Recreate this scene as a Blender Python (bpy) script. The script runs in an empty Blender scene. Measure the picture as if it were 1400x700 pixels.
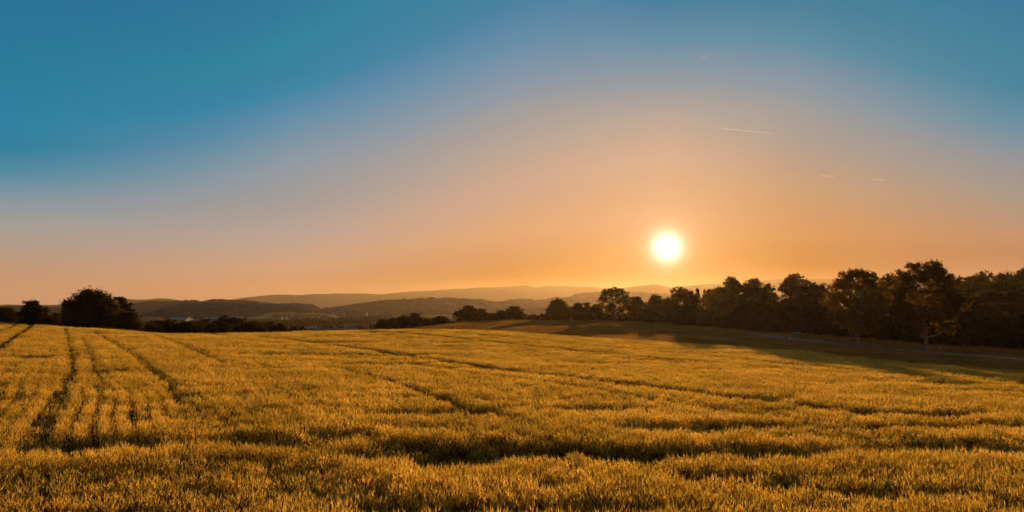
import bpy, math, random
import numpy as np
from mathutils import Vector, Euler

# ------------------------------------------------------------------ camera, world, sun, exposure
SC = bpy.context.scene
COL = SC.collection
F = 946.0                       # focal length in photo pixels (photo 1400 x 700)
HORIZON = 422.0
PITCH = math.atan((HORIZON - 350.0) / F)

cam_data = bpy.data.cameras.new('camera')
cam_data.sensor_width = 36.0
cam_data.lens = F / 1400.0 * 36.0
cam_data.clip_start = 0.1
cam_data.clip_end = 60000.0
cam = bpy.data.objects.new('camera', cam_data)
COL.objects.link(cam)
cam.location = (0, 0, 0)        # the eye is the origin: z is height above the eye
cam.rotation_euler = (math.radians(90) + PITCH, 0, 0)
SC.camera = cam

def pdir(px, py):
    """direction (y = 1) through a photo pixel"""
    u = (px - 700.0) / F
    v = (350.0 - py) / F
    cy, sy = math.cos(PITCH), math.sin(PITCH)
    y = cy - v * sy
    z = sy + v * cy
    return u / y, 1.0, z / y

def at(px, py, d):
    a, b, c = pdir(px, py)
    return a * d, d, c * d

_sx, _sy, _sz = pdir(912, 338)
SUN_DIR = Vector((_sx, _sy, _sz)).normalized()
SUN_EL = math.asin(SUN_DIR.z)
SUN_AZ = math.atan2(SUN_DIR.x, SUN_DIR.y)

def srgb(r, g, b, k=1.0):
    def f(c):
        c /= 255.0
        return c / 12.92 if c <= 0.04045 else ((c + 0.055) / 1.055) ** 2.4
    return (f(r) * k, f(g) * k, f(b) * k, 1.0)

def build_world():
    w = bpy.data.worlds.new('World')
    SC.world = w
    w.use_nodes = True
    nt = w.node_tree
    N, L = nt.nodes, nt.links
    N.clear()
    out = N.new('ShaderNodeOutputWorld')
    bg = N.new('ShaderNodeBackground')
    L.new(bg.outputs[0], out.inputs[0])
    tc = N.new('ShaderNodeTexCoord')

    def math_(op, a, b=None, clamp=False):
        n = N.new('ShaderNodeMath'); n.operation = op; n.use_clamp = clamp
        for i, v in enumerate((a, b)):
            if v is None: continue
            if isinstance(v, (int, float)): n.inputs[i].default_value = v
            else: L.new(v, n.inputs[i])
        return n.outputs[0]

    def ramp(fac, stops, scale):
        n = N.new('ShaderNodeValToRGB')
        n.color_ramp.interpolation = 'EASE' if False else 'LINEAR'
        el = n.color_ramp.elements
        while len(el) < len(stops): el.new(0.5)
        for e, (p, c) in zip(el, stops):
            e.position = p / scale; e.color = c
        L.new(math_('DIVIDE', fac, scale), n.inputs[0])
        return n.outputs[0]

    def mixc(fac, a, b, mode='MIX'):
        n = N.new('ShaderNodeMix'); n.data_type = 'RGBA'; n.blend_type = mode
        n.clamp_factor = True
        if isinstance(fac, (int, float)): n.inputs[0].default_value = fac
        else: L.new(fac, n.inputs[0])
        for s, v in ((6, a), (7, b)):
            if isinstance(v, tuple): n.inputs[s].default_value = v
            else: L.new(v, n.inputs[s])
        return n.outputs[2]

    nrm = N.new('ShaderNodeVectorMath'); nrm.operation = 'NORMALIZE'
    L.new(tc.outputs['Generated'], nrm.inputs[0])
    sep = N.new('ShaderNodeSeparateXYZ'); L.new(nrm.outputs[0], sep.inputs[0])
    el = math_('MULTIPLY', math_('ARCSINE', sep.outputs[2]), 180 / math.pi)
    el = math_('MAXIMUM', el, 0.0)
    # angle to the sun, degrees
    dt = N.new('ShaderNodeVectorMath'); dt.operation = 'DOT_PRODUCT'
    L.new(nrm.outputs[0], dt.inputs[0]); dt.inputs[1].default_value = SUN_DIR
    th = math_('MULTIPLY', math_('ARCCOSINE', math_('MINIMUM', dt.outputs['Value'], 0.9999999)), 180 / math.pi)
    # azimuth away from the sun
    hz = N.new('ShaderNodeVectorMath'); hz.operation = 'MULTIPLY'
    L.new(nrm.outputs[0], hz.inputs[0]); hz.inputs[1].default_value = (1, 1, 0)
    hn = N.new('ShaderNodeVectorMath'); hn.operation = 'NORMALIZE'; L.new(hz.outputs[0], hn.inputs[0])
    hd = N.new('ShaderNodeVectorMath'); hd.operation = 'DOT_PRODUCT'
    L.new(hn.outputs[0], hd.inputs[0])
    hd.inputs[1].default_value = (math.sin(SUN_AZ), math.cos(SUN_AZ), 0)
    daz = math_('MULTIPLY', math_('ARCCOSINE', math_('MINIMUM', hd.outputs['Value'], 0.999999)), 180 / math.pi)
    # azimuth from straight ahead, signed
    az = math_('MULTIPLY', math_('ARCTAN2', sep.outputs[0], sep.outputs[1]), 180 / math.pi)
    off = math_('SUBTRACT', az, math.degrees(SUN_AZ))
    band = math_('ADD', math_('MULTIPLY', math_('POWER', math.e, math_('MULTIPLY', math_('MULTIPLY', off, off), -1 / 800.0)), 11.2), 8.0)
    u = math_('DIVIDE', el, band)
    col = None
    prev = None
    for a0, stops in SKY_TABLE:
        c = ramp(u, [(e, (r, g_, b_, 1.0)) for e, r, g_, b_ in stops], 8.0)
        if col is None: col = c
        else: col = mixc(math_('DIVIDE', math_('SUBTRACT', az, prev), a0 - prev, clamp=True), col, c)
        prev = a0
    # the half of the sky behind the camera is dimmer
    back = math_('MULTIPLY', math_('SUBTRACT', daz, 60.0), 1 / 70.0, clamp=True)
    col = mixc(math_('MULTIPLY', back, 0.75), col, srgb(130, 95, 70), 'MIX')
    # Nishita air light underneath
    sky = N.new('ShaderNodeTexSky'); sky.sky_type = 'NISHITA'; sky.sun_disc = False
    sky.sun_elevation = SUN_EL; sky.sun_rotation = SUN_AZ
    sky.air_density = 1.5; sky.dust_density = 2.0
    sk = N.new('ShaderNodeVectorMath'); sk.operation = 'SCALE'
    L.new(sky.outputs[0], sk.inputs[0]); sk.inputs['Scale'].default_value = 0.06 * 0.5 / 0.1
    col = mixc(0.006, col, sk.outputs[0])
    # aureole round the sun and its disc
    def glow(col, amp, width, power, c):
        e = math_('POWER', math.e, math_('MULTIPLY', math_('POWER', math_('DIVIDE', th, width), power), -1.0))
        s = N.new('ShaderNodeVectorMath'); s.operation = 'SCALE'
        s.inputs[0].default_value = c[:3]
        L.new(math_('MULTIPLY', e, amp), s.inputs['Scale'])
        a = N.new('ShaderNodeVectorMath'); a.operation = 'ADD'
        L.new(col, a.inputs[0]); L.new(s.outputs[0], a.inputs[1])
        return a.outputs[0]
    for args in GLOWS:
        col = glow(col, *args)
    sc_ = N.new('ShaderNodeVectorMath'); sc_.operation = 'SCALE'
    L.new(col, sc_.inputs[0]); sc_.inputs['Scale'].default_value = 1.0 / 0.1
    L.new(sc_.outputs[0], bg.inputs[0])
    bg.inputs[1].default_value = 0.1

# sky radiance by azimuth (degrees from straight ahead) and elevation: (elevation / band, r, g, b)
SKY_TABLE = [
    (-35.98, [(0.057, 0.5159, 0.2649, 0.1367), (0.257, 0.4918, 0.2667, 0.1557), (0.451, 0.4013, 0.2817, 0.209), (0.651, 0.3126, 0.2954, 0.277), (0.845, 0.2018, 0.2664, 0.3068), (1.039, 0.062, 0.2271, 0.3196), (1.265, 0.0005, 0.181, 0.3043), (1.461, 0.0005, 0.1901, 0.3264), (1.82, 0.0005, 0.1731, 0.2916), (2.356, 0.0058, 0.1447, 0.2827), (2.9, 0.0035, 0.123, 0.2544), (7.5, 0.0023, 0.0868, 0.1979)]),
    (-17.71, [(0.16, 0.4376, 0.2115, 0.098), (0.28, 0.476, 0.2704, 0.1615), (0.51, 0.3716, 0.2934, 0.2519), (0.739, 0.2683, 0.2687, 0.2695), (0.967, 0.2174, 0.2671, 0.3128), (1.246, 0.0951, 0.2335, 0.3409), (1.491, 0.0078, 0.1925, 0.3424), (1.609, 0.0005, 0.1837, 0.3154), (1.772, 0.0005, 0.1936, 0.31), (2.044, 0.0038, 0.1571, 0.2908), (2.9, 0.0023, 0.1335, 0.2617), (7.5, 0.0015, 0.0943, 0.2036)]),
    (0.00, [(0.155, 0.2003, 0.0627, 0.0015), (0.359, 0.4422, 0.2374, 0.1307), (0.581, 0.4161, 0.2777, 0.2149), (0.779, 0.3241, 0.2808, 0.2508), (0.956, 0.2203, 0.2591, 0.2868), (1.07, 0.1498, 0.2417, 0.3346), (1.256, 0.0594, 0.2127, 0.3412), (1.437, 0.0105, 0.1754, 0.3039), (2.9, 0.0063, 0.1491, 0.2735), (7.5, 0.0042, 0.1052, 0.2127)]),
    (12.72, [(0.153, 0.1728, 0.0502, 0.0077), (0.252, 0.2987, 0.1348, 0.0598), (0.375, 0.3869, 0.2126, 0.1219), (0.528, 0.4236, 0.253, 0.1662), (0.628, 0.4284, 0.2867, 0.21), (0.799, 0.3102, 0.2849, 0.257), (0.934, 0.168, 0.2426, 0.2972), (1.097, 0.0507, 0.2107, 0.3251), (1.255, 0.0005, 0.1657, 0.2952), (2.9, 0.0003, 0.1408, 0.2657), (7.5, 0.0002, 0.0994, 0.2066)]),
    (23.06, [(0.181, 0.1203, 0.0196, 0.0005), (0.319, 0.3373, 0.153, 0.061), (0.516, 0.3456, 0.2224, 0.1412), (0.692, 0.2632, 0.2425, 0.2218), (0.851, 0.2034, 0.2502, 0.2743), (0.985, 0.1282, 0.2299, 0.3167), (1.12, 0.0343, 0.2057, 0.3114), (1.283, 0.0056, 0.1699, 0.28), (2.9, 0.0034, 0.1444, 0.252), (7.5, 0.0022, 0.1019, 0.196)]),
    (35.90, [(0.276, 0.293, 0.1379, 0.0828), (0.365, 0.3463, 0.188, 0.1175), (0.569, 0.2505, 0.2359, 0.2078), (0.732, 0.1872, 0.2324, 0.2664), (0.894, 0.0684, 0.2208, 0.3133), (1.092, 0.0005, 0.1853, 0.2982), (1.286, 0.0005, 0.1795, 0.2882), (1.476, 0.0005, 0.1547, 0.2874), (2.9, 0.0003, 0.1315, 0.2587), (7.5, 0.0002, 0.0928, 0.2012)]),
]
GLOWS = [(5.5, 0.54, 1.10, (1.0, 0.89, 0.70)), (0.26, 3.5, 1.1, (1.0, 0.68, 0.34))]
build_world()

sun_data = bpy.data.lights.new('sun', 'SUN')
sun_data.energy = 5.0
sun_data.angle = math.radians(0.55)
sun_data.color = (1.0, 0.62, 0.24)
sun = bpy.data.objects.new('sun', sun_data)
COL.objects.link(sun)
sun.rotation_euler = (-SUN_DIR).to_track_quat('-Z', 'Y').to_euler()
sun.location = SUN_DIR * 500

SC.view_settings.view_transform = 'Standard'
SC.view_settings.look = 'None'
SC.view_settings.exposure = 0.18
SC.view_settings.gamma = 1.0
SC.view_settings.use_curve_mapping = False
SC.cycles.use_denoising = True
SC.cycles.max_bounces = 8
SC.cycles.diffuse_bounces = 4
SC.cycles.transmission_bounces = 6
SC.cycles.transparent_max_bounces = 12
SC.cycles.volume_bounces = 0
SC.cycles.sample_clamp_indirect = 4.0
HAZE_DENSITY = 0.36e-4
HAZE_G = 0.65

rng = np.random.default_rng(11)
random.seed(5)

# ------------------------------------------------------------------ helpers
def tag(o, label=None, cat=None, group=None, kind=None):
    if label: o['label'] = label
    if cat: o['category'] = cat
    if group: o['group'] = group
    if kind: o['kind'] = kind
    return o

def mesh_np(name, verts, faces_flat, sizes, mats=(), smooth=False, mat_idx=None):
    """faces_flat: flat vertex indices, sizes: corners per face"""
    me = bpy.data.meshes.new(name)
    verts = np.asarray(verts, np.float32).reshape(-1, 3)
    ff = np.asarray(faces_flat, np.int32).ravel()
    sz = np.asarray(sizes, np.int32).ravel()
    me.vertices.add(len(verts)); me.vertices.foreach_set('co', verts.ravel())
    me.loops.add(len(ff)); me.loops.foreach_set('vertex_index', ff)
    me.polygons.add(len(sz))
    st = np.concatenate(([0], np.cumsum(sz)[:-1])).astype(np.int32)
    me.polygons.foreach_set('loop_start', st)
    me.polygons.foreach_set('loop_total', sz)
    me.polygons.foreach_set('use_smooth', np.full(len(sz), smooth))
    for m in mats: me.materials.append(m)
    if mat_idx is not None: me.polygons.foreach_set('material_index', np.asarray(mat_idx, np.int32))
    me.update(calc_edges=True)
    me.validate()
    return me

def link(name, me, parent=None):
    o = bpy.data.objects.new(name, me)
    COL.objects.link(o)
    if parent is not None: o.parent = parent
    return o

def empty(name, loc, rz=0.0, scale=(1, 1, 1)):
    o = bpy.data.objects.new(name, None)
    o.empty_display_size = 0.5
    o.location = loc; o.rotation_euler = (0, 0, rz); o.scale = scale
    COL.objects.link(o)
    return o

class MB:
    """collects solids, links them as one mesh"""
    def __init__(self): self.v = []; self.f = []
    def box(self, c, s, rot=None):
        b = len(self.v)
        for dx in (-.5, .5):
            for dy in (-.5, .5):
                for dz in (-.5, .5):
                    p = Vector((dx * s[0], dy * s[1], dz * s[2]))
                    if rot is not None: p = Euler(rot).to_matrix() @ p
                    self.v.append((c[0] + p.x, c[1] + p.y, c[2] + p.z))
        for q in ((0, 1, 3, 2), (4, 6, 7, 5), (0, 4, 5, 1), (2, 3, 7, 6), (0, 2, 6, 4), (1, 5, 7, 3)):
            self.f.append([b + i for i in q])
        return self
    def poly(self, pts, faces):
        b = len(self.v); self.v += [tuple(p) for p in pts]
        self.f += [[b + i for i in q] for q in faces]; return self
    def tube(self, path, radii, n=7, cap=True):
        path = [Vector(p) for p in path]
        b = len(self.v)
        up = Vector((0.13, 0.21, 0.97))
        for i, p in enumerate(path):
            t = (path[min(i + 1, len(path) - 1)] - path[max(i - 1, 0)]).normalized()
            a = t.cross(Vector((1, 0.1, 0)) if abs(t.z) > .8 else up).normalized()
            c = t.cross(a)
            for k in range(n):
                w = 2 * math.pi * k / n
                q = p + (a * math.cos(w) + c * math.sin(w)) * radii[i]
                self.v.append(tuple(q))
        for i in range(len(path) - 1):
            for k in range(n):
                k2 = (k + 1) % n
                self.f.append([b + i * n + k, b + i * n + k2, b + (i + 1) * n + k2, b + (i + 1) * n + k])
        if cap:
            self.f.append([b + k for k in range(n)][::-1])
            self.f.append([b + (len(path) - 1) * n + k for k in range(n)])
        return self
    def mesh(self, name, mat, smooth=False):
        me = bpy.data.meshes.new(name)
        me.from_pydata(self.v, [], self.f)
        me.materials.append(mat)
        if smooth: me.polygons.foreach_set('use_smooth', [True] * len(me.polygons))
        me.update()
        return me
    def build(self, name, mat, parent=None, smooth=False):
        return link(name, self.mesh(name, mat, smooth), parent)

# value noise in numpy
_tab = np.random.default_rng(3).random((256, 256))
def vnoise(x, y):
    xi = np.floor(x).astype(int); yi = np.floor(y).astype(int)
    fx = x - xi; fy = y - yi
    fx = fx * fx * (3 - 2 * fx); fy = fy * fy * (3 - 2 * fy)
    a = _tab[xi % 256, yi % 256]; b = _tab[(xi + 1) % 256, yi % 256]
    c = _tab[xi % 256, (yi + 1) % 256]; d = _tab[(xi + 1) % 256, (yi + 1) % 256]
    return (a * (1 - fx) + b * fx) * (1 - fy) + (c * (1 - fx) + d * fx) * fy
def fbm(x, y, o=4):
    s = 0; a = .5
    for i in range(o):
        s = s + a * vnoise(x * 2 ** i + 17.3 * i, y * 2 ** i + 5.1 * i); a *= .5
    return s / (1 - .5 ** o)

# ------------------------------------------------------------------ materials
def new_mat(name):
    m = bpy.data.materials.new(name); m.use_nodes = True
    nt = m.node_tree; nt.nodes.clear()
    out = nt.nodes.new('ShaderNodeOutputMaterial')
    return m, nt, nt.nodes, nt.links, out

def noise_color(nt, c1, c2, scale, detail=4, space='pos', stops=(0.35, 0.65), stretch=None):
    N, L = nt.nodes, nt.links
    if space == 'pos':
        src = N.new('ShaderNodeNewGeometry').outputs['Position']
    else:
        src = N.new('ShaderNodeTexCoord').outputs['Object']
    if stretch:
        mp = N.new('ShaderNodeMapping'); mp.inputs['Scale'].default_value = stretch
        L.new(src, mp.inputs[0]); src = mp.outputs[0]
    n = N.new('ShaderNodeTexNoise'); n.inputs['Scale'].default_value = scale
    n.inputs['Detail'].default_value = detail
    L.new(src, n.inputs['Vector'])
    r = N.new('ShaderNodeValToRGB')
    r.color_ramp.elements[0].position = stops[0]; r.color_ramp.elements[1].position = stops[1]
    r.color_ramp.elements[0].color = (*c1, 1); r.color_ramp.elements[1].color = (*c2, 1)
    L.new(n.outputs[0], r.inputs[0])
    return r.outputs[0]

def leaf_mat(name, c1, c2, trans=0.35, scale=0.6, tmul=(1.5, 1.4, .8), per_object=0.35, rough=None):
    m, nt, N, L, out = new_mat(name)
    col = noise_color(nt, c1, c2, scale)
    if per_object:
        oi = N.new('ShaderNodeObjectInfo')
        mr = N.new('ShaderNodeMapRange'); mr.inputs['To Min'].default_value = 1 - per_object
        mr.inputs['To Max'].default_value = 1 + per_object
        L.new(oi.outputs['Random'], mr.inputs[0])
        sc = N.new('ShaderNodeVectorMath'); sc.operation = 'SCALE'
        L.new(col, sc.inputs[0]); L.new(mr.outputs[0], sc.inputs['Scale'])
        col = sc.outputs[0]
    d = N.new('ShaderNodeBsdfDiffuse'); L.new(col, d.inputs[0])
    t = N.new('ShaderNodeBsdfTranslucent')
    mu = N.new('ShaderNodeVectorMath'); mu.operation = 'MULTIPLY'; mu.inputs[1].default_value = tmul
    L.new(col, mu.inputs[0]); L.new(mu.outputs[0], t.inputs[0])
    mx = N.new('ShaderNodeMixShader'); mx.inputs[0].default_value = trans
    L.new(d.outputs[0], mx.inputs[1]); L.new(t.outputs[0], mx.inputs[2])
    L.new(mx.outputs[0], out.inputs[0])
    return m

def plain_mat(name, c1, c2=None, scale=2.0, rough=0.8, space='obj', metallic=0.0, bump=0.0, stretch=None):
    m, nt, N, L, out = new_mat(name)
    p = N.new('ShaderNodeBsdfPrincipled')
    p.inputs['Roughness'].default_value = rough
    p.inputs['Metallic'].default_value = metallic
    p.inputs['Specular IOR Level'].default_value = 0.3
    c2 = c2 or tuple(x * 1.25 for x in c1)
    L.new(noise_color(nt, c1, c2, scale, space=space, stretch=stretch), p.inputs['Base Color'])
    if bump:
        n = N.new('ShaderNodeTexNoise'); n.inputs['Scale'].default_value = scale * 3
        src = N.new('ShaderNodeTexCoord').outputs['Object']; L.new(src, n.inputs['Vector'])
        b = N.new('ShaderNodeBump'); b.inputs['Strength'].default_value = bump
        L.new(n.outputs[0], b.inputs['Height']); L.new(b.outputs[0], p.inputs['Normal'])
    if rough >= 1: p.inputs['Specular IOR Level'].default_value = 0.0
    L.new(p.outputs[0], out.inputs[0])
    return m

M = {}
M['soil'] = plain_mat('soil', (0.068, 0.049, 0.018), (0.122, 0.092, 0.034), 0.35, 1.0, 'pos')
M['wheat_stem'] = leaf_mat('wheat_stem', (0.12, 0.072, 0.017), (0.21, 0.128, 0.030), 0.4, 0.25, (1.3, 1.2, .9), 0.2)  # stems darkened: shade between the stalks put into their colour
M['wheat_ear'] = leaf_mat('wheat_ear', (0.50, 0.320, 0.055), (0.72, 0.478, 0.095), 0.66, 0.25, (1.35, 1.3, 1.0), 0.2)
M['wheat_leaf'] = leaf_mat('wheat_leaf', (0.11, 0.070, 0.017), (0.21, 0.13, 0.030), 0.45, 0.25, (1.3, 1.2, .9), 0.2)  # blades darkened like the stems, for shade inside the crop
M['grass'] = leaf_mat('grass_blade', (0.21, 0.112, 0.034), (0.38, 0.215, 0.062), 0.45, 0.12, (1.3, 1.1, .7), 0.3)
M['leaf'] = leaf_mat('leaf_oak', (0.034, 0.027, 0.011), (0.066, 0.050, 0.018), 0.38, 0.5, (2.6, 1.9, .7), 0.25)
M['leaf_gold'] = leaf_mat('leaf_maple', (0.052, 0.038, 0.012), (0.100, 0.071, 0.020), 0.5, 0.4, (3.6, 2.5, .7), 0.25)
M['leaf_shrub'] = leaf_mat('leaf_shrub', (0.026, 0.021, 0.010), (0.055, 0.042, 0.016), 0.34, 0.5, (2.4, 1.8, .7), 0.3)
M['needle'] = leaf_mat('needle', (0.022, 0.028, 0.014), (0.04, 0.042, 0.018), 0.15, 0.8, (1.3, 1.2, .8), 0.2)
M['bark'] = plain_mat('bark', (0.11, 0.075, 0.05), (0.21, 0.15, 0.10), 3.0, 0.95, 'obj', bump=0.6, stretch=(1, 1, .25))
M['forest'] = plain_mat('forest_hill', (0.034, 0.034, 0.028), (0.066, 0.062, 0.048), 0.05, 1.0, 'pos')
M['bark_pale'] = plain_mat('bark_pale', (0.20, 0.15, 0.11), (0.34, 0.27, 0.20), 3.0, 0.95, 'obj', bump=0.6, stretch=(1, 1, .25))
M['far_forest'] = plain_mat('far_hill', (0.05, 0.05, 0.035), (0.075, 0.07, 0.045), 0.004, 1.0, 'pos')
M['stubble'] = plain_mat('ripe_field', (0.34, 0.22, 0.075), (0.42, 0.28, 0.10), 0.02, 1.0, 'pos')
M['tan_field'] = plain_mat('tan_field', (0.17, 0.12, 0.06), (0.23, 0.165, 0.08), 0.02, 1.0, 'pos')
M['asphalt'] = plain_mat('asphalt', (0.17, 0.125, 0.088), (0.24, 0.18, 0.13), 1.5, 1.0, 'pos')
M['gravel'] = plain_mat('gravel', (0.10, 0.07, 0.04), (0.17, 0.12, 0.065), 4.0, 1.0, 'pos')

# ------------------------------------------------------------------ terrain
CROP = 0.85
ctrl = []
EDGE = [(-250, 437, 112), (-100, 438, 112), (0, 440, 112), (45, 443, 108), (88, 446, 106), (170, 450, 104), (225, 455, 100), (290, 455, 100), (350, 453.5, 104),
        (420, 452, 107), (500, 450.5, 111), (560, 449.5, 115), (620, 450, 118), (700, 453, 116), (760, 456.5, 113), (800, 459.5, 110),
        (870, 464, 106), (940, 468.5, 102), (1000, 472, 99), (1050, 475, 96), (1100, 478.5, 91), (1150, 485, 83),
        (1200, 490, 79), (1262, 495.5, 75), (1330, 501, 70), (1400, 506, 66), (1550, 516, 59), (1750, 528, 52)]
def far(px, d):
    """depth scale beyond the edge of the wheat"""
    e = float(np.interp(px, [q[0] for q in EDGE], [q[2] for q in EDGE]))
    k = float(np.interp(px, [700, 900, 1050, 1250], [2.1, 1.85, 2.0, 2.15]))
    return e + (d - e) * k if d > e else d
def cp(px, py, d, crop=False):
    if not crop: d = far(px, d)
    x, y, z = at(px, py, d)
    ctrl.append((x, y, z - (CROP if crop else 0.0)))
def cz(px, z, d):
    d = far(px, d)
    x, y, _ = at(px, 422, d)
    ctrl.append((x, y, z))
# crop surface of the wheat field (near plane, tilted down to the right)
for px in (-300, 200, 700, 1200, 1700):
    for d in (6, 14, 26, 45):
        x = (px - 700) / F * d
        ctrl.append((x, d, -3.3 - 0.028 * x - 0.014 * d - CROP))
for e in EDGE: cp(*e, crop=True)
# beyond the crest on the left: falls towards the valley
for px, d, z in ((-200, 125, -4.0), (0, 125, -4.2), (60, 130, -4.8), (126, 122, -5.0), (220, 130, -6.6), (320, 132, -6.8), (420, 135, -6.6), (500, 140, -7),
                 (-150, 190, -9), (100, 190, -10), (300, 190, -11), (450, 190, -11), (520, 165, -7.2), (560, 165, -6.4), (600, 165, -5.3)):
    cz(px, z, d)
# second field hump in the middle
for p in ((620, 447.5, 150), (620, 442.5, 178), (680, 440, 185), (760, 439, 188), (840, 440.5, 180), (900, 443, 172),
          (700, 447, 150), (760, 450, 142), (820, 453, 138), (880, 456.5, 134), (940, 459, 128), (760, 444.5, 162), (840, 446.5, 156), (900, 450, 150),
          (960, 448, 152), (1000, 455, 134), (1040, 458, 128), (1000, 464, 112)):
    cp(*p)
for px, d, z in ((680, 130, -5.3), (760, 126, -5.6), (560, 135, -5.6)): cz(px, z, d)
# road bench, verge and the foot of the wood
for p in ((1080, 465, 118), (1120, 469.5, 112), (1170, 475.5, 104), (1262, 483, 97), (1330, 488.5, 91), (1400, 493.5, 86), (1550, 504, 76),
          (1100, 459.5, 130), (1200, 469.5, 118), (1300, 477, 108), (1400, 482.5, 103), (1550, 492, 92),
          (1170, 480, 96), (1262, 488, 88), (1400, 499, 77)):
    cp(*p)
# ground behind the woods
for px, d, z in ((700, 240, -5), (850, 240, -5), (1000, 220, -5), (1100, 200, -4.5), (1200, 190, -3.0), (1300, 180, -1.5), (1400, 175, -0.2), (1550, 170, 1.5),
                 (1250, 150, -5.0), (1380, 140, -4.6), (1100, 165, -5.2)):
    cz(px, z, d)
CT = np.array(ctrl)
S_ = 60.0
def _phi(r2):
    return np.where(r2 > 0, 0.5 * r2 * np.log(np.maximum(r2, 1e-12)), 0)
def _fit():
    P = CT[:, :2] / S_; n = len(P)
    K = _phi(((P[:, None] - P[None]) ** 2).sum(-1)) + np.eye(n) * 2e-4
    A = np.zeros((n + 3, n + 3)); A[:n, :n] = K
    A[:n, n] = A[n, :n] = 1; A[:n, n + 1:] = P; A[n + 1:, :n] = P.T
    b = np.zeros(n + 3); b[:n] = CT[:, 2]
    return np.linalg.solve(A, b)
W_ = _fit()
def tps(x, y):
    x = np.asarray(x, float); y = np.asarray(y, float)
    sh = x.shape
    P = np.stack([x.ravel(), y.ravel()], 1) / S_
    out = np.empty(len(P))
    C = CT[:, :2] / S_
    for i in range(0, len(P), 20000):
        q = P[i:i + 20000]
        out[i:i + 20000] = _phi(((q[:, None] - C[None]) ** 2).sum(-1)) @ W_[:-3] + W_[-3] + q @ W_[-2:]
    return out.reshape(sh)
VR = np.array([0, 150, 250, 500, 750, 1000, 1500, 2500, 9000.])
VZ = np.array([-10, -10, -11, -17, -19, -18.0, -17, -16, -16.])
def valley(x, y):
    r = np.hypot(x, y)
    return np.interp(r, VR, VZ) + (fbm(x / 160, y / 160, 3) - .5) * np.clip(r / 300 - 1, 0, 3) * 2.0
def ground(x, y):
    x = np.asarray(x, float); y = np.asarray(y, float)
    r = np.hypot(x, y)
    t = np.clip((r - 330) / 170, 0, 1); t = t * t * (3 - 2 * t)
    a = np.abs(np.arctan2(x, y))
    ta = np.clip((a - .85) / .5, 0, 1)
    # clamp to the fitted fan, outside it the edge values carry on
    z = tps(np.where(ta > 0, r * np.sin(np.sign(x) * np.minimum(a, 1.1)), x), np.where(ta > 0, r * np.cos(np.minimum(a, 1.1)), y))
    z = np.clip(z, -14, 6)
    return z * (1 - t) + valley(x, y) * t
def gz(x, y): return float(ground(np.array([x]), np.array([y]))[0])
def hit(px, py, lo=8, hi=330):
    """first point of the ground under a pixel's ray"""
    a, b, c = pdir(px, py)
    d = np.linspace(lo, hi, 3000)
    h = ground(a * d, d) - c * d
    i = np.argmax(h >= 0)
    return a * d[i], d[i], c * d[i]
def pix(x, y, z):
    cy, sy = math.cos(PITCH), math.sin(PITCH)
    Y = y * cy + z * sy; Z = -y * sy + z * cy
    return 700 + F * x / Y, 350 - F * Z / Y

def build_ground():
    rr = np.concatenate([np.geomspace(2.0, 400, 230), np.geomspace(400, 7400, 70)[1:]])
    aa = np.radians(np.concatenate([np.linspace(-180, -60, 30)[:-1], np.linspace(-60, 60, 300), np.linspace(60, 180, 30)[1:]]))
    R, A = np.meshgrid(rr, aa, indexing='ij')
    X = R * np.sin(A); Y = R * np.cos(A)
    Z = ground(X, Y)
    n, m = R.shape
    V = np.stack([X, Y, Z], -1).reshape(-1, 3)
    V = np.vstack([V, [[0, 0, float(ground(np.array([0.]), np.array([1.]))[0])]]])
    I = np.arange(n * m).reshape(n, m)
    q = np.stack([I[:-1, :-1], I[:-1, 1:], I[1:, 1:], I[1:, :-1]], -1).reshape(-1, 4)[:, ::-1]
    c = len(V) - 1
    tri = np.stack([np.full(m - 1, c), I[0, 1:], I[0, :-1]], 1)
    flat = np.concatenate([q.ravel(), tri.ravel()])
    sizes = np.concatenate([np.full(len(q), 4), np.full(len(tri), 3)])
    o = link('ground', mesh_np('ground', V, flat, sizes, [M['soil']], True))
    tag(o, kind='structure')
build_ground()

# ------------------------------------------------------------------ hills and ridges
def ridge(name, sky, d, depth, mat, base=-18.0, bump=3.0, cell=8.0, rows=34, step=1.4, kind='structure', seed=0):
    """a hill range: crest follows a skyline at distance d, slopes fall in front and behind"""
    sky = np.array(sky, float)
    px = np.arange(sky[0, 0], sky[-1, 0] + .1, step)
    py = np.interp(px, sky[:, 0], sky[:, 1])
    k = np.ones(3) / 3
    py = np.convolve(np.pad(py, 1, 'edge'), k, 'valid')
    cx, cyy, cz_ = [], [], []
    for a, b in zip(px, py):
        x, y, z = at(a, b, d); cx.append(x); cz_.append(z)
    cx = np.array(cx); cz_ = np.array(cz_)
    t = np.linspace(-1, 1, rows)
    X = np.repeat(cx[:, None], rows, 1) * (1 + t[None] * depth / d)
    Y = d + t[None] * depth + (fbm(cx[:, None] / (depth * 1.5) + seed, np.zeros((1, 1)) + 3.3, 3) - .5) * depth * .6
    Y = np.broadcast_to(Y, X.shape)
    prof = np.cos(t * math.pi / 2) ** 1.3
    Z = base + (cz_[:, None] - bump * .5 - base) * prof[None]
    Z = Z + bump * (fbm(X / cell + seed, Y / cell, 2) - .15) * (prof[None] > .02)
    n, m = X.shape
    V = np.stack([X, Y, Z], -1).reshape(-1, 3)
    I = np.arange(n * m).reshape(n, m)
    q = np.stack([I[:-1, :-1], I[1:, :-1], I[1:, 1:], I[:-1, 1:]], -1).reshape(-1, 4)
    o = link(name, mesh_np(name, V, q, np.full(len(q), 4), [mat], True))
    o['kind'] = kind
    return o

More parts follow.
